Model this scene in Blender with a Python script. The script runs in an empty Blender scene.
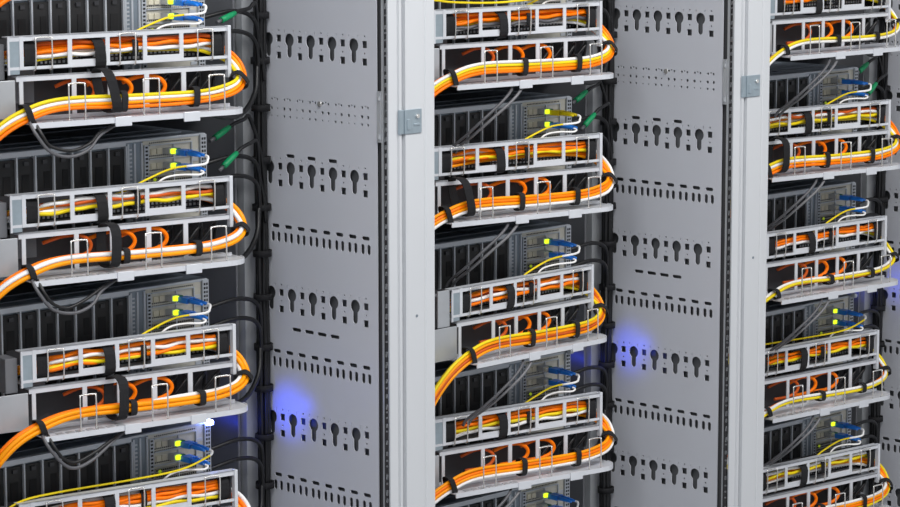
import bpy, math, random
from mathutils import Vector, Matrix
random.seed(7)
SC = bpy.context.scene
COL = SC.collection
H = 1.29                      # height of the reference keyhole row above the floor
D = 0.2165                    # vertical pitch of the servers
W = 0.8                       # rack pitch

# ------------------------------------------------------------------ materials
def mat(name, col, rough=.5, metal=0., noise=0., nscale=60., emit=None, es=0., coat=0., bump=0.):
    m = bpy.data.materials.new(name); m.use_nodes = True
    nt = m.node_tree; b = nt.nodes['Principled BSDF']
    b.inputs['Base Color'].default_value = (*col, 1)
    b.inputs['Roughness'].default_value = rough
    b.inputs['Metallic'].default_value = metal
    if col[0]>.5 and col[2]<.02: b.inputs['Specular IOR Level'].default_value=.25
    if coat: b.inputs['Coat Weight'].default_value = coat
    if emit:
        b.inputs['Emission Color'].default_value = (*emit, 1); b.inputs['Emission Strength'].default_value = es
    if noise or bump:
        tc = nt.nodes.new('ShaderNodeTexCoord'); n = nt.nodes.new('ShaderNodeTexNoise')
        n.inputs['Scale'].default_value = nscale; n.inputs['Detail'].default_value = 3
        nt.links.new(tc.outputs['Object'], n.inputs['Vector'])
        if noise:
            r = nt.nodes.new('ShaderNodeMapRange'); r.inputs['To Min'].default_value = 1-noise; r.inputs['To Max'].default_value = 1+noise
            nt.links.new(n.outputs['Fac'], r.inputs['Value'])
            mx = nt.nodes.new('ShaderNodeVectorMath'); mx.operation = 'SCALE'; mx.inputs[0].default_value = col
            nt.links.new(r.outputs['Result'], mx.inputs['Scale']); nt.links.new(mx.outputs['Vector'], b.inputs['Base Color'])
        if bump:
            bp = nt.nodes.new('ShaderNodeBump'); bp.inputs['Strength'].default_value = bump; bp.inputs['Distance'].default_value = .001
            nt.links.new(n.outputs['Fac'], bp.inputs['Height']); nt.links.new(bp.outputs['Normal'], b.inputs['Normal'])
    return m
M = dict(
    post=mat('light_grey_lacquer', (.575,.59,.615), .42, 0, .02, 8),
    panel=mat('grey_powder_coat', (.62,.635,.69), .42, .05, .03, 6),
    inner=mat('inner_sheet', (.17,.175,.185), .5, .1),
    rail=mat('galvanised_rail', (.52,.54,.57), .4, .35, .08, 30),
    baffle=mat('shaded_baffle_grey', (.16,.165,.18), .6, 0, .05, 20),  # grey darkened in the colour for the dim space beside the servers
    dark=mat('dark_gap', (.07,.07,.075), .7),
    tray=mat('zinc_tray', (.70,.72,.765), .36, .25, .07, 40),
    traydull=mat('zinc_tray_dull', (.50,.52,.55), .4, .45, .1, 40),
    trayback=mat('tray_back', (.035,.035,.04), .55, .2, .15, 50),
    wire=mat('bright_wire', (.75,.74,.72), .25, .7),
    bracket=mat('blue_zinc', (.36,.43,.48), .35, .5, .15, 80),
    lid=mat('server_lid', (.16,.185,.22), .36, .2, .3, 25),
    steel=mat('server_steel', (.50,.53,.57), .4, .4, .06, 50),
    steelblue=mat('server_steel_blue', (.22,.26,.30), .4, .4, .06, 50),
    slot=mat('slot_cover_black', (.007,.007,.008), .5),
    slotdeep=mat('slot_recess', (.004,.004,.005), .8),
    tab=mat('slot_tab', (.05,.05,.055), .4, .5),
    io=mat('io_plate', (.55,.53,.46), .45, .25, .18, 120),
    mesh=mat('io_mesh_plate', (.30,.29,.25), .5, .3, .1, 100),
    led=mat('led_green', (.5,.65,.02), .4, 0, emit=(.72,1,.02), es=1.3),
    cover=mat('port_cover_beige', (.62,.58,.46), .5),
    leddim=mat('led_dim', (.35,.45,.02), .4, 0, emit=(.6,.8,.02), es=.25),
    ledblue=mat('led_blue', (.1,.2,1), .4, 0, emit=(.25,.35,1), es=25),
    gplug=mat('green_latch', (.03,.20,.11), .45),
    blue=mat('blue_plug', (.016,.22,.80), .35, coat=.3),
    green=mat('green_boot', (.0,.28,.10), .45),
    orange=mat('orange_jacket', (1.0,.205,.0), .38, 0, .06, 25),
    amber=mat('amber_jacket', (1.0,.34,.0), .38, 0, .06, 25),
    rust=mat('rust_jacket', (.60,.10,.012), .42, 0, .06, 25),
    yellow=mat('yellow_jacket', (.86,.66,.012), .38, 0, .05, 25),
    white=mat('white_jacket', (.86,.85,.84), .38, 0, .04, 25),
    grey=mat('grey_jacket', (.10,.10,.11), .4),
    greylight=mat('light_grey_jacket', (.16,.16,.17), .4),
    black=mat('black_jacket', (.006,.006,.007), .42),
    strap=mat('velcro_black', (.006,.006,.008), .85, 0, .3, 400, bump=.4),
    floor=mat('floor_tile', (.42,.43,.45), .35, 0, .05, 3),
)

# ------------------------------------------------------------------ mesh builder
class MB:
    def __init__(s): s.v=[]; s.f=[]; s.sm=[]
    def add(s, vs, fs, smooth=False):
        o=len(s.v); s.v+= [tuple(v) for v in vs]; s.f+=[tuple(i+o for i in f) for f in fs]; s.sm+=[smooth]*len(fs); return s
    def box(s, x0,x1,y0,y1,z0,z1):
        vs=[(x,y,z) for z in (z0,z1) for y in (y0,y1) for x in (x0,x1)]
        return s.add(vs,[(0,2,3,1),(4,5,7,6),(0,1,5,4),(2,6,7,3),(0,4,6,2),(1,3,7,5)])
    def obox(s, p0, p1, w, t, up=(0,0,1)):
        p0=Vector(p0);p1=Vector(p1);d=(p1-p0).normalized();a=d.cross(Vector(up))
        if a.length<1e-4:a=d.cross(Vector((0,1,0)))
        a.normalize();b=a.cross(d)
        vs=[p+a*sx*w/2+b*sy*t/2 for p in (p0,p1) for sy in (-1,1) for sx in (-1,1)]
        return s.add(vs,[(0,2,3,1),(4,5,7,6),(0,1,5,4),(2,6,7,3),(0,4,6,2),(1,3,7,5)])
    def tube(s, pts, r, n=8, cap=True):
        pts=[Vector(p) for p in pts]; N=len(pts); vs=[]; up=None
        for i,p in enumerate(pts):
            t=(pts[min(i+1,N-1)]-pts[max(i-1,0)]).normalized()
            if up is None:
                up=t.cross(Vector((0,1,0)) if abs(t.y)<.9 else Vector((1,0,0))).normalized()
            else:
                up=(up-t*up.dot(t)); up.normalize()
            b=t.cross(up); rr=r[i] if isinstance(r,(list,tuple)) else r
            for k in range(n):
                a=2*math.pi*k/n; vs.append(p+up*math.cos(a)*rr+b*math.sin(a)*rr)
        fs=[(i*n+k,i*n+(k+1)%n,(i+1)*n+(k+1)%n,(i+1)*n+k) for i in range(N-1) for k in range(n)]
        s.add(vs,fs,True)
        if cap: s.f+=[tuple(len(s.v)-N*n+k for k in reversed(range(n))),tuple(len(s.v)-n+k for k in range(n))]; s.sm+=[False]*2
        return s
    def cyl(s, p0,p1,r,n=12): return s.tube([p0,p1],r,n)
    def prism(s, poly, z0, z1):      # polygon in x,y extruded along z
        n=len(poly); vs=[(x,y,z0) for x,y in poly]+[(x,y,z1) for x,y in poly]
        return s.add(vs,[tuple(reversed(range(n))),tuple(range(n,2*n))]+[(i,(i+1)%n,n+(i+1)%n,n+i) for i in range(n)])
    def ring(s, c, hy, hz, wx, th=.0016, n=20, pw=3.2, tilt=0.):   # strap: superellipse ring around the x axis
        vs=[];
        for k in range(n):
            a=2*math.pi*k/n; ca,sa=math.cos(a),math.sin(a)
            ey=math.copysign(abs(ca)**(2/pw),ca); ez=math.copysign(abs(sa)**(2/pw),sa)
            for (dx,g) in ((-wx/2,0),(wx/2,0),(wx/2,th),(-wx/2,th)):
                z=ez*(hz+g); vs.append((c[0]+dx+tilt*z, c[1]+ey*(hy+g), c[2]+z))
        fs=[]
        for k in range(n):
            o=4*k;p=4*((k+1)%n)
            for j in range(4): fs.append((o+j,p+j,p+(j+1)%4,o+(j+1)%4))
        return s.add(vs,fs,False)
    def build(s, name, m, parent=None, loc=None, bevel=0.):
        me=bpy.data.meshes.new(name)
        if loc is not None: s.v=[(x-loc[0],y-loc[1],z-loc[2]) for x,y,z in s.v]
        me.from_pydata(s.v,[],s.f); me.polygons.foreach_set('use_smooth',s.sm); me.validate(); me.update()
        me.materials.append(m)
        o=bpy.data.objects.new(name,me); COL.objects.link(o)
        if parent is not None: o.parent=parent
        if loc is not None: o.location=loc
        if bevel:
            b=o.modifiers.new('bevel','BEVEL'); b.width=bevel; b.segments=2; b.limit_method='ANGLE'
        return o
def tag(o,label=None,cat=None,group=None,kind=None):
    if label:o['label']=label
    if cat:o['category']=cat
    if group:o['group']=group
    if kind:o['kind']=kind
    return o
def empty(name,loc,rz=0,label=None,cat=None,group=None):
    o=bpy.data.objects.new(name,None); COL.objects.link(o); o.location=loc; o.rotation_euler=(0,0,rz); o.empty_display_size=.02
    return tag(o,label,cat,group)
def copy_tree(o,parent=None):
    c=o.copy(); COL.objects.link(c)
    if parent is not None: c.parent=parent
    for ch in KIDS.get(o.name,[]): copy_tree_child(ch,c)
    return c
KIDS={}
def copy_tree_child(o,p):
    c=o.copy(); COL.objects.link(c); c.parent=p
    for ch in o.children: copy_tree_child(ch,c)
def smooth(pts,k=6):
    P=[Vector(p) for p in pts]; P=[P[0]*2-P[1]]+P+[P[-1]*2-P[-2]]; out=[]
    for i in range(1,len(P)-2):
        a,b,c,d=P[i-1:i+3]
        for j in range(k):
            t=j/k; out.append(.5*((2*b)+(c-a)*t+(2*a-5*b+4*c-d)*t*t+(3*b-a-3*c+d)*t**3))
    out.append(P[-2]); return out

# ------------------------------------------------------------------ perforated sheet
def holes_mesh(name, outer, holes, th):
    cu=bpy.data.curves.new(name,'CURVE'); cu.dimensions='2D'; cu.fill_mode='BOTH'; cu.extrude=th/2
    for poly in [outer]+holes:
        sp=cu.splines.new('POLY'); sp.points.add(len(poly)-1)
        for p,(a,b) in zip(sp.points,poly): p.co=(a,b,0,1)
        sp.use_cyclic_u=True
    o=bpy.data.objects.new(name,cu); COL.objects.link(o)
    me=bpy.data.meshes.new_from_object(o.evaluated_get(bpy.context.evaluated_depsgraph_get()))
    bpy.data.objects.remove(o); bpy.data.curves.remove(cu)
    me.transform(Matrix(((0,0,1,0),(1,0,0,0),(0,1,0,0),(0,0,0,1))))   # (a,b) -> (y,z)
    return me
def circ(y,z,r,n=10): return [(y+r*math.cos(2*math.pi*k/n),z+r*math.sin(2*math.pi*k/n)) for k in range(n)]
def rect(y,z,w,h): return [(y-w/2,z-h/2),(y+w/2,z-h/2),(y+w/2,z+h/2),(y-w/2,z+h/2)]
def pill(y,z,w,h,n=5):
    r=min(w,h)/2*.999; dy=w/2-r; dz=h/2-r; out=[]
    for (sy,sz,a0) in ((1,1,0),(-1,1,90),(-1,-1,180),(1,-1,270)):
        for k in range(n):
            a=math.radians(a0+90*k/(n-1)); p=(y+sy*dy+r*math.cos(a), z+sz*dz+r*math.sin(a))
            if not out or (abs(out[-1][0]-p[0])+abs(out[-1][1]-p[1]))>1e-5: out.append(p)
    return out
def keyhole(y,z):
    R=.0102; s=.0054; a0=math.asin(s/R); out=[]
    for k in range(15):
        a=-math.pi/2+a0+(2*math.pi-2*a0)*k/14; out.append((y+R*math.cos(a),z+R*math.sin(a)))
    zb=z-.0266+s
    for k in range(6):
        a=math.pi+math.pi*k/5; out.append((y+s*math.cos(a),zb+s*math.sin(a)))
    return out
def panel_holes():
    hs=[]
    for j in range(-3,6):
        z=-.1952*j
        for i in range(5):
            y=-.139+.047*i; hs.append(keyhole(y,z))
            for s in (-1,1): hs.append(rect(y+s*.0095,z+.0130,.0011,.005))
        for i in range(5):
            y=-.1625+.047*i
            hs+= [rect(y,z+.002,.0100,.0105),rect(y,z-.0237,.0100,.0105),circ(y,z+.0140,.0017,8),circ(y,z-.0112,.0017,8)]
        if j in (1,-2): hs+=[pill(-.092+.047*i,z+.0192,.019,.0055) for i in range(3)]
        if j in (2,-1): hs+=[pill(-.094+.0285*i,z-.052,.020,.0055) for i in range(4)]
        for i in range(8):
            y=-.1627+.0285*i
            if j==0 or j==-3:
                hs+=[circ(y-.006,z-.091,.0022,8),circ(y+.006,z-.091,.0022,8),circ(y,z-.0895,.0016,8)]
                for s in (-1,1):
                    hs.append(circ(y+s*.0065,z-.105,.0027 if (i+s)%3 else .0016,8)); hs.append(circ(y+s*.0065,z-.1165,.0022 if (i+s)%2 else .0014,8))
            else:
                hs.append(pill(y,z-.0903,.0165,.0058))
                for s in (-1,1): hs.append(pill(y+s*.0065,z-.107,.0074,.0155))
    return hs
ZB,ZT=-1.25,.70
PANEL=holes_mesh('side_panel',[(-.188,ZB),(.068,ZB),(.068,ZT),(-.188,ZT)],panel_holes(),.0015); PANEL.materials.append(M['panel'])
sh=[]; random.seed(3); z=ZB+.02
while z<ZT-.02:
    h=random.choice((.0025,.0025,.006,.008)); sh.append(rect(-.2056,z,.0024,h)); z+=h+random.choice((.006,.008,.011))
STRIP=holes_mesh('perforated_strip',[(-.2117,ZB),(-.1975,ZB),(-.1975,ZT),(-.2117,ZT)],sh,.0015); STRIP.materials.append(M['rail'])

# ------------------------------------------------------------------ racks
def add_mesh(name,me,parent): 
    o=bpy.data.objects.new(name,me); COL.objects.link(o); o.parent=parent; return o
POSTPROF=[(.0009,-.2100),(.0009,-.2116),(.0165,-.2120),(.0175,-.2105),(.0190,-.2105),(.0200,-.2140),(.0245,-.2140),(.0245,-.2095),(.0300,-.2095),(.0300,-.2165),(.0670,-.2165),(.0715,-.2118),(.0740,-.2118),(.0760,-.2135),(.0930,-.2135),(.0930,-.186),(.0300,-.186),(.0215,-.2080)]
RN=['left','middle','right']
for r in range(3):
    x0=r*W
    lab=['light grey server rack on the left, its servers widest in view','light grey server rack in the middle between the two white posts','light grey server rack on the right, cut by the frame edge'][r]
    rk=empty('server_rack',(x0,0,H),0,lab,'server rack','server racks in a row')
    add_mesh('side_panel',PANEL,rk)
    add_mesh('perforated_strip',STRIP,rk)
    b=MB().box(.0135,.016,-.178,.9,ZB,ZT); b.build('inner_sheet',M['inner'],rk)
    MB().box(.0085,.0105,-.200,-.178,ZB,ZT).build('gap_lining',M['dark'],rk)
    MB().prism(POSTPROF,ZB,ZT).build('front_post',M['post'],rk)
    c=MB().box(-.002,.012,-.1965,-.1895,-.140,-.065); c.box(-.005,-.001,-.196,-.193,-.078,-.072); c.box(-.005,-.001,-.196,-.193,-.135,-.128)
    c.build('panel_clip',M['rail'],rk)
    bz=-.1105
    bk=MB().box(.018,.0275,-.2165,-.2125,bz-.018,bz+.018).box(.0275,.062,-.2185,-.2155,bz-.018,bz+.018)
    bk.box(.031,.037,-.2200,-.218,bz-.012,bz+.004).box(.045,.058,-.2195,-.218,bz-.007,bz-.003)
    bko=bk.build('post_bracket',M['bracket'],rk,bevel=.0008)
    MB().cyl((.052,-.2185,bz+.0075),(.052,-.2215,bz+.0075),.0032).build('screw',M['wire'],bko)
    MB().cyl((.052,-.2155,-.402),(.052,-.2172,-.402),.0022).build('post_screw',M['steelblue'],rk)
    MB().cyl((-.0005,-.066,-.092),(-.0035,-.066,-.092),.0042).build('panel_screw',M['wire'],rk)
    # rear mounting rail (faces the aisle) with hole pattern, and the cheek plate behind it, shade put into its grey
    rl=MB().box(-.036,.0,.0695,.0720,ZB,ZT).box(-.036,-.0335,.0720,.105,ZB,ZT)
    rl.build('mounting_rail',M['rail'],rk)
    MB().box(-.050,-.046,.074,.88,ZB,ZT).build('cheek_plate',M['baffle'],rk)
    MB().box(-.707,-.667,.0695,.0720,ZB,ZT).build('mounting_rail',M['rail'],rk)
    MB().box(-.657,-.653,.074,.88,ZB,ZT).build('cheek_plate',M['baffle'],rk)
    MB().box(-.707,.0,.90,.904,ZB,ZT).build('rear_panel',M['inner'],rk)
    MB().box(-.707,.093,-.176,.904,ZT,ZT+.04).build('roof',M['post'],rk)
    MB().box(-.707,.093,-.186,.904,-H,ZB).build('plinth',M['inner'],rk)
    if r==0:
        MB().prism([(x-.822,y) for x,y in POSTPROF],ZB,ZT).build('front_post',M['post'],rk)
        MB().box(-.755,-.752,-.186,.9,ZB,ZT).build('left_panel',M['panel'],rk)
    # server support rails
    for j in (range(0,5)):
        zb=-.1263-D*(j-1)-.178
        for (a,c_) in ((-.18,-.0505),(-.6525,-.612)):
            MB().box(a,c_,.12,.60,zb-.006,zb-.001).build('support_rail',M['baffle'],rk)

# ------------------------------------------------------------------ server prototype (origin: front right bottom corner region)
SH=.178; SW=.443
def make_server():
    e=empty('rack_server',(0,0,0))
    MB().box(-SW,0,.004,.62,0,SH-.0015).build('chassis',M['steelblue'],e)
    lid=MB().box(-SW-.0005,.0005,.003,.62,SH-.0015,SH); 
    for y in (.03,.075,.16,.30): lid.box(-SW+.02,-.02,y,y+.003,SH,SH+.0012)
    lid.box(-SW+.25,-SW+.253,.03,.3,SH,SH+.0012)
    lid.build('top_cover',M['lid'],e)
    lip=MB().box(-SW,-.150,-.0035,.004,SH-.0085,SH-.0005).box(-.150,0,-.002,.004,SH-.004,SH-.0005)
    lip.build('top_lip',M['steel'],e,bevel=.0005)
    x=-.150; p=.0323
    for k in range(9):
        xa,xb=x-p+.0022,x-.0012
        c=MB().box(xa,xb,-.0005,.004,.012,SH-.012)
        so=c.build('slot_cover',M['slot'],e)
        w=random.choice((.0,1.))
        if k in (0,1,5,6): MB().box(xa+.008,xb-.008,-.0012,0,.03,SH-.034).build('slot_recess',M['slotdeep'],so)
        else: MB().box(xa+.014,xb-.005,-.0012,0,SH-.056,SH-.032).build('slot_recess',M['slotdeep'],so)
        MB().box(xa+.011,xb-.010,-.0030,-.0005,SH-.021,SH-.0155).build('slot_tab',M['tab'],so)
        dv=MB().box(x-.0014,x+.0012,-.0045,.004,.012,SH-.0085); dv.build('slot_divider',M['steel'],e)
        x-=p
    for xh in (-.205,-.375):
        h=smooth([(xh-.018,-.001,.082),(xh-.018,-.018,.084),(xh+.018,-.018,.084),(xh+.018,-.001,.082)],5)
        MB().tube(h,.0018,6).build('pull_handle',M['steel'],e)
    MB().box(-.148,-.118,-.001,.004,.0,SH-.004).build('vent_column',M['steelblue'],e)
    vc=MB()
    for xx in (-.1455,-.1335,-.1205): vc.box(xx-.0016,xx+.0016,-.003,.0,.0,SH-.006)
    for kz in range(26): vc.box(-.143,-.1385,-.0022,0,.012+kz*.006,.0145+kz*.006)
    vc.build('vent_ribs',M['steel'],e)
    MB().box(-.117,-.012,-.0008,.004,.0,SH-.004).build('io_plate',M['io'],e)
    st=MB().box(-.1165,-.1085,-.0035,0,.0,SH-.010); st=st.build('edge_strip',M['steel'],e)
    dd=MB()
    for kz in range(30): dd.box(-.1145,-.1105,-.0040,-.0034,.004+kz*.0055,.0068+kz*.0055)
    de=MB()
    for kz in range(24):
        de.box(-.0095,-.0065,-.0050,-.0044,.03+kz*.006,.0335+kz*.006); de.box(-.0048,-.0022,-.0050,-.0044,.03+kz*.006,.0335+kz*.006)
    dd.build('strip_perforation',M['slot'],st)
    es=MB().box(-.0115,0,-.0045,.004,.02,SH-.002).build('edge_strip',M['steel'],e); de.build('strip_perforation',M['slot'],es)
    ms=MB().box(-.106,-.028,-.0028,0,.092,.122); mo=ms.build('mesh_plate',M['mesh'],e)
    pm=MB()
    for a in range(19):
        for b_ in range(6): pm.box(-.1045+a*.0041,-.1018+a*.0041,-.0032,-.0027,.0945+b_*.0046,.0972+b_*.0046)
    pm.build('mesh_perforation',M['slotdeep'],mo)
    rim=MB()
    for zz in (.1665,.146,.1255,.088): rim.box(-.107,-.028,-.004,0,zz,zz+.0016)
    for xx in (-.062,-.028): rim.box(xx,xx+.0018,-.0035,0,.09,.168)
    for kz in range(9): rim.box(-.025+.0,-.014,-.002,0,.05+kz*.0125,.055+kz*.0125)
    rim.build('port_frame',M['steel'],e)
    for zz in (.1575,.1365):
        t=MB().box(-.080,-.062,-.016,0,zz-.0045,zz+.0045); to=t.build('transceiver',M['traydull'],e)
        MB().box(-.0785,-.0685,-.0200,-.014,zz-.0038,zz+.0038).build('status_light',M['led'],to,bevel=.0022)
        MB().box(-.0685,-.0625,-.020,-.016,zz-.004,zz+.004).build('latch',M['gplug'],to)
    pr=MB()
    for zz in (.1515,.1475,.1305,.1705):
        for a in range(22): pr.box(-.1055+a*.0036,-.1035+a*.0036,-.0012,-.0006,zz-.0009,zz+.0009)
    pr.build('plate_perforation',M['slotdeep'],e)
    for zz in (.1575,.1365):
        for a in range(2): MB().box(-.1035+a*.011,-.0945+a*.011,-.003,0,zz-.0042,zz+.0042).build('port_cover',M['cover'],e,bevel=.0005)
    MB().cyl((-.098,0,.117),(-.098,-.0045,.117),.0026).build('status_light',M['leddim'],e)
    return e
PROTO=make_server()
ORD4=['top','second from the top','third from the top','lowest']
SRV={0:[0,1,2,3],1:[0,1,2,3,4],2:[1,2,3,4]}
def ordn(lst,j):
    i=lst.index(j); n=len(lst)
    return ('top' if i==0 else 'lowest' if i==n-1 else ['','second-highest','third-highest','fourth-highest'][i])
first=True
ALLK=list(PROTO.children)
servers={}
for r in range(3):
    for j in SRV[r]:
        if first: s=PROTO; first=False
        else:
            s=PROTO.copy(); COL.objects.link(s)
            for ch in ALLK: copy_tree_child(ch,s)
        zt=-.1263-D*(j-1)
        s.location=(r*W-.172,0,H+zt-SH)
        what=ordn(SRV[r],j)+' one in view'
        tag(s,'rack server with black slot covers in the %s rack, the %s'%(RN[r],what),'server','servers in the %s rack'%RN[r])
        servers[(r,j)]=s
LIT={(0,0):2,(0,1):2,(0,2):2,(0,3):2,(1,0):1,(1,1):2,(1,2):1,(1,3):0,(1,4):1,(2,1):0,(2,2):0,(2,3):2,(2,4):1}
for (r,j),s in servers.items():
    tr=sorted([c for c in s.children if c.name.startswith('transceiver')],key=lambda c:-max(v.co.z for v in c.data.vertices))
    for k,c in enumerate(tr):
        if k>=LIT[(r,j)]:
            for g in c.children:
                if g.name.startswith('status_light'): g.material_slots[0].link='OBJECT'; g.material_slots[0].material=M['cover']
# blue indicator lamp at the top right of the lowest left-rack server etc.
for (r,j) in ((0,3),(1,3),(2,3)):
    s=servers[(r,j)]
    MB().box(-.012,-.002,-.016,-.004,SH-.004,SH+.0045).build('blue_indicator',M['ledblue'] if r==0 else M['steel'],s,bevel=.003)

# ------------------------------------------------------------------ cables
def cable(name,color,pts,r,label,group=None,parts=()):
    ps=smooth(pts,5) if len(pts)<40 else pts
    loc=Vector(ps[len(ps)//2])
    o=MB().tube(ps,r,8).build(name,M[color],None,loc)
    tag(o,label,'cable',group); o_=o
    return o_
def wob(amp):
    ph=[random.uniform(0,6.28) for _ in range(6)]; fr=[random.uniform(.5,1.2),random.uniform(1.3,2.4),random.uniform(.5,1.2),random.uniform(1.3,2.4)]
    return lambda s:(amp*(math.sin(s*fr[0]*9+ph[0])*.6+math.sin(s*fr[1]*9+ph[1])*.4), amp*(math.sin(s*fr[2]*9+ph[2])*.6+math.sin(s*fr[3]*9+ph[3])*.4))
CR=.0029
CN={'orange':'orange','amber':'amber orange','yellow':'yellow','white':'white','rust':'rust red','grey':'grey','black':'black'}

# arms: (rack, level): swing deg, right-end Y, length, bundle colours top->bottom (front), back strands, upper cables, flags
A={
(0,0):(-9.0,-.0975,.355,['yellow','white','amber','orange'],['amber','orange'],['rust','orange','white']),
(0,1):(-9.0,-.0975,.357,['white','amber'],['orange','yellow'],['white','rust','yellow']),
(0,2):(-8.5,-.1000,.350,['amber','amber'],['orange','white'],['orange','white','orange','yellow']),
(0,3):(-9.5,-.1000,.355,['amber','orange','white'],['orange'],['orange','orange','orange','white','yellow']),
(1,0):(-6.5,-.0976,.350,['white','yellow','amber','orange'],['orange','orange','amber'],['orange','orange','grey']),
(1,1):(-9.0,-.1000,.350,['amber','orange','amber','white'],['orange','yellow'],['orange','orange','yellow']),
(1,2):(1.2,-.0823,.341,['yellow','amber','rust','amber'],['yellow','white'],['orange','white','orange']),
(1,3):(-8.2,-.1040,.350,['amber','orange','amber','white'],['orange','orange'],['orange','orange','yellow','white']),
(2,0):(-2.0,-.0957,.345,['yellow','white'],['orange'],['orange','orange']),
(2,1):(-8.2,-.1010,.350,['yellow','white','amber','orange'],['orange'],['rust','white','yellow']),
(2,2):(-3.5,-.0980,.350,['yellow'],['white','orange'],['orange','orange','white']),
(2,3):(-4.0,-.0860,.350,['white','yellow'],['orange'],['orange','orange','yellow']),
(2,4):(-5.0,-.0942,.350,['white','amber','orange','yellow'],['orange'],['white','yellow']),
}
TRAY={}
ARM={0:[0,1,2,3],1:[0,1,2,3],2:[0,1,2,3,4]}
AH=.125
def make_arm(L,up):
    e=empty('cable_management_tray',(0,0,0))
    # upper tray frame
    f=MB()
    f.box(-L,0,-.0015,.0005,.1185,.125).box(-L,0,-.0015,.014,.1235,.125)     # top rail, folded
    f.box(-L,0,-.0015,.0005,.0795,.0835)
    f.box(-L,-L+.003,-.0020,.0005,.073,.125).box(-L+.018,-L+.024,-.0020,.0005,.0795,.125)
    for t,w in ((.27,.0066),(.437,.0066),(.605,.0066),(.772,.0066)):
        x=-L+t*L; f.box(x-w/2,x+w/2,-.0014,.0004,.0835,.1185)
    f.box(-L+.275*L,-L+.437*L,-.0013,.0003,.0835,.0895); f.box(-L+.605*L,-L+.772*L,-.0013,.0003,.0835,.0895)
    f.build('upper_frame',M['tray'],e)
    MB().box(-L+.003,-L+.018,-.0012,.0003,.0735,.1235).build('end_plate',M['bracket'],e)
    g=MB().box(-.0055,.0,-.0038,.005,.052,.1265); g.build('end_post',M['tray'],e,bevel=.0006)
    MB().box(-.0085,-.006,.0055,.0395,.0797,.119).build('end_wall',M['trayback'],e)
    MB().box(-L,-.008,.0005,.040,.0785,.0797).build('upper_floor',M['traydull'],e)
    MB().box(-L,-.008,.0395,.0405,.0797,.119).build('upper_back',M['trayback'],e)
    bk=MB()
    for a in range(int(L/.007)-2):
        for b_ in range(3): bk.box(-L+.008+a*.007,-L+.0115+a*.007,.0388,.0396,.0825+b_*.006,.0860+b_*.006)
    bk.build('back_perforation',M['traydull'],e)
    # lower tray
    g=MB().box(-L+.012,-.002,-.0015,.0005,.0635,.0705).box(-L+.012,-.002,-.0015,.012,.0690,.0705)
    for t,w in ((.055,.006),(.285,.007),(.445,.0075),(.61,.0075),(.78,.0075)):
        x=-L+t*L; g.box(x-w/2,x+w/2,-.0014,.0004,.012,.0635)
    g.box(-L+.012,-.002,-.0015,.0005,.0095,.0150)
    g.build('lower_frame',M['tray'],e)
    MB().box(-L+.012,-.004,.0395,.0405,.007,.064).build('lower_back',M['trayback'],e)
    poly=[(-L+.012,.040),(-L+.012,-.044)]+[(-.028+.036*math.sin(a),-.008-.036*math.cos(a)) for a in [math.pi/2*k/6 for k in range(7)]]+[(.008,.040)]
    sf=MB().prism(poly,.0075,.0090); 
    edge=[(x,y) for x,y in poly[1:-1]]
    for (p,q) in zip(edge,edge[1:]): sf.obox((p[0],p[1],.0065),(q[0],q[1],.0065),.0016,.0075)
    sf.build('shelf',M['tray'],e)
    for t in (.43,.74):
        x=-L+t*L; MB().box(x-.013,x+.013,-.0470,-.0445,-.002,.0115).build('shelf_tab',M['tray'],e,bevel=.0006)
    em=MB()
    for k in range(7): em.box(-L+.035+k*.016,-L+.045+k*.016,-.040,-.030,.0088,.0104)
    em.build('shelf_embossing',M['traydull'],e)
    # left end plates
    q=MB().box(-L-.048,-L+.009,-.004,-.001,.014,.066)
    q.build('hinge_plate',M['traydull'],e,bevel=.0006)
    if up: MB().box(-L-.028,-L-.001,.002,.005,.066,.1245).build('hinge_plate',M['traydull'],e,bevel=.0006)
    MB().box(-L-.020,-L-.001,.0062,.0405,.066,.115).build('hinge_block',M['baffle'],e,bevel=.001)
    # wire loops
    for t in (.150,.520,.875):
        x=-L+t*L; w=.0125
        p=smooth([(x-w,.004,.0785),(x-w,-.004,.080),(x-w,-.006,.1),(x-w,-.0055,.119),(x-w+.002,-.005,.1225),(x+w-.002,-.005,.1225),(x+w,-.0055,.119),(x+w,-.006,.1),(x+w,-.004,.080),(x+w,.004,.0785)],3)
        MB().tube(p,.0011,6).build('wire_loop',M['wire'],e)
    for t in (.235,.565,.865):
        x=-L+t*L; w=.0125
        p=smooth([(x-w,-.041,.009),(x-w,-.0415,.025),(x-w,-.041,.056),(x-w+.002,-.0405,.0605),(x+w-.002,-.0405,.0605),(x+w,-.041,.056),(x+w,-.0415,.025),(x+w,-.041,.009)],3)
        MB().tube(p,.0012,6).build('wire_loop',M['wire'],e)
    return e
def strap(mw,c,hy,hz,wx,label,group,th=.0016,tilt=0,pw=3.2):
    m=MB().ring(c,hy,hz,wx,th,20,pw,tilt); m.v=[tuple(mw@Vector(v)) for v in m.v]
    tag(m.build('cable_strap',M['strap'],None,mw@Vector(c)),label,'strap',group)

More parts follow.
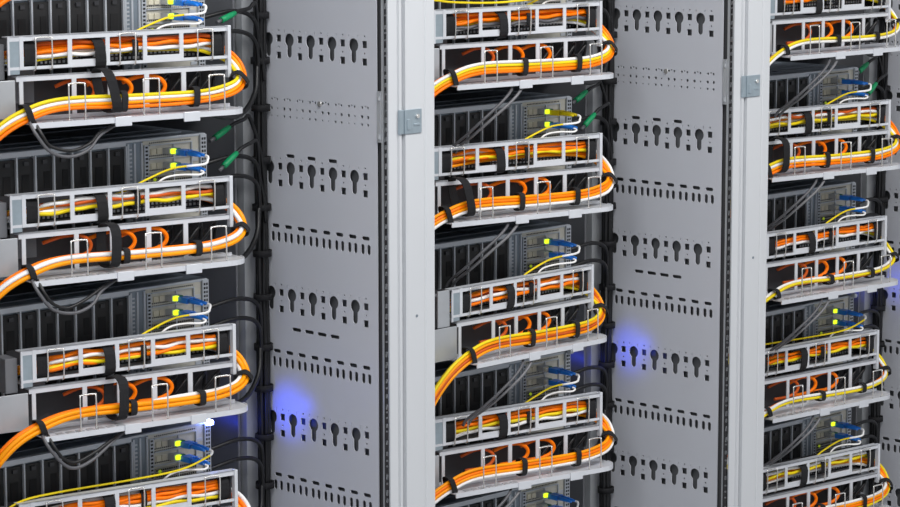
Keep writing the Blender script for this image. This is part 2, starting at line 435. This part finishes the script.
for (r,j),(sw,ry,L,front,back,upper) in A.items():
    random.seed(100+r*10+j)
    e=make_arm(L,(r,j)==(1,2)); om=ordn(ARM[r],j)
    who='%s rack\'s %s cable tray'%(RN[r],om)
    loc=(r*W-.205,ry,H+.0362-D*j-AH+(-.004 if (r,j)==(1,2) else 0)); e.location=loc; e.rotation_euler=(0,0,math.radians(sw))
    what=om+' one in view'
    tag(e,'two-tier zinc cable tray in the %s rack, the %s'%(RN[r],what),'cable tray','cable trays in the %s rack'%RN[r])
    MW=Matrix.Translation(loc)@Matrix.Rotation(math.radians(sw),4,'Z')
    TRAY[(r,j)]=MW
    # pivot bracket tying the arm to its server face
    yl=ry-math.sin(math.radians(sw))*L
    gap=max(.002,-yl-.0405)
    MB().box(-L+.02,-L+.06,.0405,.0405+gap/math.cos(math.radians(sw))-.004,.03,.10).build('pivot_bracket',M['baffle'],e)
    # ---- bundle
    N=len(front)
    lo=[(-L-.115,.006,-.22),(-L-.105,-.008,-.12),(-L-.075,-.020,-.050),(-L-.035,-.026,-.004),(-L+.012,-.027,.020),(-L+.07,-.026,.032),(-L*.5,-.026,.0305),(-.09,-.026,.0300),(-.045,-.026,.032),(-.010,-.022,.039),(.0095,-.011,.050),(.0140,.004,.065),(.0040,.013,.0805),(-.016,.018,.0915),(-.06,.019,.101),(-L*.5,.020,.1035),(-L+.09,.020,.1015),(-L+.03,.022,.0955),(-L+.006,.030,.093)]
    cen=smooth(lo,7)
    NL=len(cen)
    CRr=.0035 if r==0 and len(front)<4 else .0027
    def strand(a,b,amp,grow,da=0.):
        wf=wob(amp); out=[]
        for i,p in enumerate(cen):
            t=(cen[min(i+1,NL-1)]-cen[max(i-1,0)]); n=Vector((-t.z,0,t.x)); 
            n=n.normalized() if n.length>1e-6 else Vector((0,0,1))
            w1,w2=wf(i/NL*3); g=1+grow*max(0,(i-12*7)/NL*2.2)
            aa=a*g+da*min(1,max(0,(i/NL-.22)/.15))
            out.append(MW@(p+n*(aa+w1)+Vector((0,b+w2*.6,0))))
        return out
    pitch=CRr*1.86
    for k,cn in enumerate(front):
        a=(N-1)/2*pitch-k*pitch
        lab='%s cable in the front of the bundle on the %s'%(CN[cn],who)
        cable('%s_cable'%('orange' if cn=='amber' else cn),cn,strand(a,-CRr,.0007,.05),CRr,lab,'%s cables of the bundle on the %s'%(CN[cn],who))
    for k,cn in enumerate(back):
        a=((len(back)-1)/2-k)*CRr*2.1
        lab='%s cable at the back of the bundle on the %s'%(CN[cn],who)
        cable('%s_cable'%('orange' if cn=='amber' else cn),cn,strand(a+.0004,CRr,.0007,.05,(.0085 if cn=='white' and (r,j)==(0,2) else 0)),CRr,lab,'%s cables at the back of the bundle on the %s'%(CN[cn],who))
    # ---- cables lying in the upper tray
    for k,cn in enumerate(upper):
        zz=.1120-.0058*k; wf=wob(.002); pts=[]
        tilt=random.uniform(-.004,.008)
        for i in range(60):
            s=i/59; x=-.02-(L-.05)*s
            w1,w2=wf(s*2.2)
            bend=max(0,s-.75)/.25
            pts.append(MW@Vector((x,.0085+w2*.8+.012*bend**2,zz-tilt*s+w1-.006*bend**2)))
        cable('%s_cable'%('orange' if cn=='amber' else cn),cn,pts,CR,'%s cable lying along the upper tray of the %s'%(CN[cn],who),'%s cables in the upper tray of the %s'%(CN[cn],who))
    # ---- curled cables inside the lower tray
    for k,(t,cn) in enumerate(((.50,'orange'),(.66,'orange'),(.33,'rust'))):
        x=-L+t*L+random.uniform(-.008,.008); q=random.uniform(.8,1.2)
        pts=[(x-.045*q,.018,.052),(x-.02*q,.012,.060),(x+.003,.007,.0585),(x+.016,.006,.047),(x+.012,.008,.035),(x-.004,.014,.028),(x-.03,.022,.026)]
        cable('%s_cable'%cn,cn,[MW@Vector(p) for p in pts],.0032 if k<2 else .0028,'%s%s cable curled in the lower level of the %s'%(['left-hand ','right-hand ',''][k],CN[cn],who),'curled cables in the lower tray of the %s'%who)
    for k in range(4):
        t=.70+.07*k; x=-L+t*L
        pts=[(x-.03,.030,.012),(x-.012,.016+.003*(k%2),.03),(x+.004,.010,.052),(x+.018,.022,.056),(x+.022,.032,.03)]
        cable('black_cable','black',[MW@Vector(p) for p in pts],.003,'black cable looped in the lower right part of the %s'%who,'black cables in the lower tray of the %s'%who)
    # ---- black leads along the shelf end and hanging below the arm
    pts=[(-.10,-.008,.020),(-.05,-.006,.026),(-.005,.004,.034),(.012,.018,.050),(.010,.030,.066)]
    cable('black_cable','black',[MW@Vector(p) for p in pts],.0032,'black lead behind the bundle at the right end of the %s'%who)
    for k in range(2):
        d=.008*k; s_=random.uniform(-.01,.01); col=['grey','black'][k]
        if r==0:
            pts=[(-L+.010+d,-.040,.012),(-L+.016+d,-.050,-.006),(-L+.036,-.052,-.030+d),(-L+.062+s_,-.050,-.038+d),(-L+.092+s_,-.046,-.030+d),(-L+.12,-.036,-.014+d*.5),(-L+.16,-.014,-.002)]
            lab='%s lead hanging in a loop under the %s'
        else:
            col=['greylight','grey'][k]
            pts=[(-L+.160-.02*k,-.020,.004),(-L+.145-.02*k,-.040,-.004),(-L+.120-.02*k,-.045,-.022),(-L+.092-.018*k,-.035,-.046),(-L+.074-.016*k,-.015,-.070),(-L+.064-.014*k,.012,-.092),(-L+.06-.012*k,.02,-.104)]
            lab='%s lead slanting down from under the %s'
        cable('grey_cable' if k==0 or r else 'black_cable',col,[MW@Vector(p) for p in pts],.0024,lab%({'grey':'dark grey','black':'black','greylight':'light grey'}[col],who),None)
    # ---- straps
    hb=max(N,2)*pitch/2+.0018
    P=[(-L+.014,'at the left end'),(-L*.545,'near the middle'),(-.077,'right of the middle')]
    for k,(x,pos) in enumerate(P):
        z_=.0205 if k==0 else .0303
        strap(MW,(x,-.026,z_),.0093,hb+.0012,.0095,'black strap round the bundle %s of the %s'%(pos,who),'bundle straps of the %s'%who,tilt=(-.35 if k==0 else .05))
    strap(MW,(.0255,.0005,.068),.0,.0,.001,'','') if False else None
    # strap round the bend
    i=[k for k in range(NL) if k>=int(9.9*7)][0]; pc=cen[i]; tt=(cen[i+1]-cen[i-1]).normalized()
    m=MB().ring((0,0,0),.0093,hb+.0012,.0085); R_=tt.to_track_quat('X','Y').to_matrix().to_4x4()
    # orient ring: x along the bundle, y stays close to the arm's depth axis
    yv=Vector((0,1,0)); yv=(yv-tt*yv.dot(tt)).normalized(); zv=tt.cross(yv)
    R_=Matrix((tt,yv,zv)).transposed().to_4x4()
    mm=MW@Matrix.Translation(pc)@R_; m.v=[tuple(mm@Vector(v)) for v in m.v]
    tag(m.build('cable_strap',M['strap'],None,mm.translation),'black strap on the bundle bend right of the %s'%who,'strap','bundle straps of the %s'%who)
    for x,w,pos in ((-L+.036,.018,'left end'),(-.021,.018,'right end')):
        strap(MW,(x,.0185,.0990),.0165,.0175,w,'wide black strap at the %s of the upper level, %s'%(pos,who),'upper tray straps of the %s'%who,.0014)
    strap(MW,(-L*.60,.0165,.0955),.0203,.0205,.0165,'wide black strap at the middle of the upper level, %s'%who,'upper tray straps of the %s'%who,.0014,tilt=random.uniform(-.1,.1))
    strap(MW,(-L*.43,.0185,.1020),.0140,.0125,.009,'narrow black strap right of the middle of the upper level, %s'%who,'upper tray straps of the %s'%who,.0014)
    if (r,j) in ((0,0),(0,1),(0,2),(1,1),(2,1)):
        x=-L*.60 if r==0 else -L+.05
        strap(MW,(x,-.019,.046),.0215,.0300,.015,'wide black strap hung from the lower rail of the %s'%who,None,.0014,tilt=-.25 if (r,j) in((0,0),(1,1)) else .02)

# ------------------------------------------------------------------ fibre plugs and leads on each server
for (r,j),s in servers.items():
    random.seed(500+r*10+j)
    om=ordn(SRV[r],j); who='%s rack\'s %s server'%(RN[r],om)
    o=s.location
    ends=[]
    for k,zz in enumerate((.1575,.1365)):
        for q in range(2):
            x=-.0655-.009*q+.006; col='yellow' if (r,j,k)==(1,1,0) else 'blue'
            base=Vector((o.x+x,o.y,o.z+zz-.0015))
            e=empty('%s_fibre_plug'%col,base,0,'%s fibre plug in the %s port of the %s'%(col,['upper','lower'][k],who),'cable plug','%s plugs in the %s port of the %s'%(col,['upper','lower'][k],who))
            MB().box(-.0040,.0040,-.040,-.0202,-.0042,.0042).build('plug_body',M[col],e,bevel=.0006)
            rr=[.0036]*2+[.0032,.0026,.0020]
            MB().tube([(0,-.0402,0),(0,-.048,0),(0,-.056,-.0004),(0,-.064,-.001),(0,-.070,-.0015)],rr,8).build('plug_boot',M[col],e)
            ends.append((base+Vector((0,-.071,-.0015)),k,q))
    yl=[('yellow',0,0),('white',1,1)]
    for cn,k,q in yl:
        p=[e_ for e_ in ends if e_[1]==k and e_[2]==q][0][0]
        if (r,j,k) in ((0,3,0),(2,3,0)):
            # long sagging yellow lead
            pts=[p,p+Vector((.001,-.005,-.003)),p+Vector((-.010,-.006,-.009)),p+Vector((-.06,-.002,-.0205)),p+Vector((-.14,.020,-.0265)),p+Vector((-.24,.034,-.0270)),p+Vector((-.31,.036,-.0285)),p+Vector((-.345,.046,-.045))]
            lab='long yellow lead drooping to the left across the front of the %s'%who
        else:
            T=TRAY.get((r,j)) or Matrix.Translation((r*W-.205,-.098,H+.0362-D*j-AH))
            L_=.350; q_=.003*k
            dx=.03*k
            e1=[T@Vector(v) for v in ((-.125+dx,.026,.1275),(-.155+dx,.024-q_,.1165),(-.19,.022,.1085),(-.24,.020,.105-.4*q_),(-.30,.022,.103))]
            pts=[p,p+Vector((.0015,-.004,-.0015)),p+Vector((-.001,-.0065,-.006+.003*k)),p+Vector((-.010,-.007,-.0115+.007*k)),p.lerp(e1[0],.55)+Vector((0,0,.0005-.001*k))]+e1
            lab='%s lead running down from the %s fibre plug of the %s'%(cn,['upper','lower'][k],who)
        c=cable('%s_cable'%cn,cn,pts,.0016,lab)
        if k==0:
            ps=smooth(pts,5)[:(10 if 'long' in lab else 19)]; off=c.location
            MB().tube([q_-off for q_ in ps],.0019,8).build('white_sleeve',M['white'],c)

# ------------------------------------------------------------------ black power leads: vertical trunk and branches
for r in range(3):
    random.seed(900+r); nm=RN[r]
    for k in range(5):
        cx,cy=r*W-.0185+(-.006,.001,.008,-.003,.006)[k],(.048,.046,.048,.056,.0565)[k]
        wf=wob(.0012); pts=[]
        for i in range(70):
            s=i/69; w1,w2=wf(s*4); pts.append(Vector((cx+w1,cy+w2*.6,H+ZT-.03-(ZT-ZB-.06)*s)))
        cable('black_cable','black',pts,.0036,'black power cable in the vertical trunk beside the %s rack\'s servers'%nm,'vertical black cables of the %s rack'%nm)
    zlist=[.035-.0722*k+random.uniform(-.006,.006) for k in range(-2,13)]
    for k,zt in enumerate(zlist):
        m=MB(); n=18
        c=(r*W-.0165,.0505,H+zt)
        vs=[];fs=[]
        for i in range(n):
            a=2*math.pi*i/n
            for (dz,g) in ((-.005,0),(.005,0),(.005,.0016),(-.005,.0016)):
                vs.append((c[0]+math.cos(a)*(.0136+g),c[1]+math.sin(a)*(.0122+g),c[2]+dz))
        for i in range(n):
            o_=4*i;p_=4*((i+1)%n)
            for q in range(4): fs.append((o_+q,p_+q,p_+(q+1)%4,o_+(q+1)%4))
        m.add(vs,fs,True)
        tag(m.build('cable_tie',M['strap'],None,c),'black tie round the vertical black cable trunk of the %s rack'%nm,'cable tie','ties on the vertical trunk of the %s rack'%nm)
    for j in ARM[r]:
        who='%s rack\'s %s cable arm'%(nm,ordn(ARM[r],j)); zt=H+.0362-D*j
        # two leads with green boots above the arm
        for k,(dz,px,py,gx) in enumerate(((.041,-.134,.022,1),(.001,-.142,-.006,1))):
            if (r,j) in ((0,2),(0,3),(1,2),(1,3),(2,2),(2,3),(2,4)): break
            if k==0 and j==0: continue
            b0=Vector((r*W+px,py,zt+dz)); d=Vector((.030,.004,.012)) if k==0 else Vector((.028,.004,.016 if j else .008))
            b1=b0+d
            tr=Vector((r*W-.018,.040,zt+dz-.01))
            pts=[b1,b1+d*.5,b1+d*.9+Vector((.012,.004,-.001)),b1+Vector((.055,.014,.012)),tr+Vector((-.012,0,-.012)),tr+Vector((-.004,.0,-.05)),tr+Vector((.0,.0,-.09))]
            c=cable('black_power_lead','black',pts,.0030,'black lead with a green boot, %s one, above the %s'%(['higher','lower'][k],who))
            l=c.location
            g=MB().tube([b0-l,b0+d*.25-l,b0+d*.8-l,b1+d*.12-l],[.0046,.0050,.0046,.0036],10).build('green_boot',M['green'],c); tag(g,'green plug boot')
            MB().tube([b0-l-d*.35,b0-l],.003,8).build('lead_tail',M['grey'],c)
        for k,(za,zb_) in enumerate(((.002,-.030),(-.028,-.062),(-.075,-.115))):
            pts=[(r*W-.190+.02*k,.030,zt+za-.006),(r*W-.150,.016,zt+za+.004),(r*W-.10,.014,zt+za+.010),(r*W-.055,.024,zt+za-.002),(r*W-.034,.036,zt+zb_),(r*W-.028,.046,zt+zb_-.05)]
            if k==2: pts=[(r*W-.25,-.045,zt-.122),(r*W-.20,-.03,zt-.128),(r*W-.14,-.01,zt-.142),(r*W-.085,.012,zt-.140),(r*W-.045,.030,zt-.112),(r*W-.030,.042,zt-.07)]
            cable('black_power_lead','black',pts,.0034 if k<2 else .004,'black trunk lead %s the %s'%(['curving to the top of','curving to the middle of','sagging in a loop under'][k],who))

for k in range(2):
    T=TRAY[(0,0)]; dz=.175-.0075*k; L_=.355
    pts=[(-L_-.125,.004,-.22+dz),(-L_-.11,-.010,-.12+dz),(-L_-.080,-.022,-.052+dz),(-L_-.042,-.028,-.010+dz),(-L_-.005,-.030,.014+dz),(-L_+.06,-.028,.03+dz),(-L_+.2,-.026,.03+dz)]
    cable('orange_cable','orange',[T@Vector(q_) for q_ in pts],.0036,'orange cable dropping past the left end of the left rack\'s top server','orange cables left of the top server')
# extra yellow leads crossing above the middle rack's top arm
for k in range(3):
    x0=W-.60; z0=H+.046+.007*k
    pts=[(x0-.02,-.060,z0+.0),(x0+.04,-.055,z0+.006),(x0+.10,-.055,z0+.000),(x0+.20,-.060,z0-.004),(x0+.30,-.070,z0+.002),(x0+.36,-.08,z0+.016)]
    cable('yellow_cable','yellow',pts,.0018,'thin yellow lead crossing above the middle rack\'s top cable tray','yellow leads above the middle rack\'s top cable tray')

# ------------------------------------------------------------------ floor
f=MB().box(-6,6,-6,3,-.05,0).build('floor',M['floor']); f['kind']='structure'
f=MB().box(-6,6,-6,3,3.2,3.25).build('ceiling',mat('ceiling_white',(.75,.76,.77),.8)); f['kind']='structure'
f=MB().box(-6,6,3,3.05,0,3.2).build('wall_back',mat('wall_white',(.7,.7,.7),.8)); f['kind']='structure'

# ------------------------------------------------------------------ light
w=bpy.data.worlds.new('room'); SC.world=w; w.use_nodes=True
bg=w.node_tree.nodes['Background']; bg.inputs['Color'].default_value=(.93,.96,1,1); bg.inputs['Strength'].default_value=.55
def area(name,loc,target,sx,sy,power,col=(1,1,1)):
    l=bpy.data.lights.new(name,'AREA'); l.shape='RECTANGLE'; l.size=sx; l.size_y=sy; l.energy=power; l.color=col
    o=bpy.data.objects.new(name,l); COL.objects.link(o); o.location=loc
    o.rotation_euler=(Vector(target)-Vector(loc)).to_track_quat('-Z','Y').to_euler(); return o
area('ceiling_lamp',(.2,-1.9,2.9),(.4,-.2,1.0),3.5,.5,75,(1,.99,.97))
area('ceiling_lamp_far',(-2.4,-1.8,2.9),(0,0,1.1),.6,2.4,45,(.96,.98,1))
def point(loc,p,rad=.006,col=(.03,.08,1)):
    l=bpy.data.lights.new('indicator_lamp','POINT'); l.energy=p; l.color=col; l.shadow_soft_size=rad
    o=bpy.data.objects.new('indicator_lamp',l); COL.objects.link(o); o.location=loc
def spot(loc,target,p,ang=100):
    l=bpy.data.lights.new('indicator_lamp','SPOT'); l.energy=p; l.color=(.02,.07,1); l.shadow_soft_size=.004; l.spot_size=math.radians(ang); l.spot_blend=.9
    o=bpy.data.objects.new('indicator_lamp',l); COL.objects.link(o); o.location=loc
    o.rotation_euler=(Vector(target)-Vector(loc)).to_track_quat('-Z','Y').to_euler()
for r,z,pw in ((0,-.570,.20),(1,-.580,.12),(2,-.555,.07)):
    spot((r*W-.060,.018,H+z),(r*W,.010,H+z),pw)
    l=bpy.data.lights.new('blue_glow_strip','AREA'); l.shape='RECTANGLE'; l.size=.006; l.size_y=.12; l.energy=.012; l.color=(.02,.06,1)  # bulbless strip added to give the blue glow along the cheek plate
    o=bpy.data.objects.new('blue_glow_strip',l); COL.objects.link(o); o.location=(r*W-.062,.085,H+z-.02)
    o.rotation_euler=Vector((1,.15,0)).to_track_quat('-Z','Z').to_euler()
point((-.176,-.024,H-.5535),.012)
point((-.158,.03,H-.575),.010)

# ------------------------------------------------------------------ camera
cd=bpy.data.cameras.new('camera'); cam=bpy.data.objects.new('camera',cd); COL.objects.link(cam)
yaw,pit,rol=math.radians(45.3853),math.radians(8.6047),math.radians(-.076)
F=Vector((math.sin(yaw)*math.cos(pit),math.cos(yaw)*math.cos(pit),-math.sin(pit)))
R=Vector((math.cos(yaw),-math.sin(yaw),0)); U=R.cross(F)
R,U=R*math.cos(rol)+U*math.sin(rol),U*math.cos(rol)-R*math.sin(rol)
mw=Matrix((R,U,-F)).transposed().to_4x4(); mw.translation=(-2.8296,-3.1294,H+.3118); cam.matrix_world=mw
cd.sensor_width=36; cd.sensor_fit='HORIZONTAL'; cd.lens=2792.37/900*36; cd.clip_start=.05; cd.shift_y=0.0
SC.camera=cam
vs=SC.view_settings; vs.view_transform='Standard'; vs.look='None'; vs.gamma=1; vs.use_curve_mapping=False; vs.exposure=0
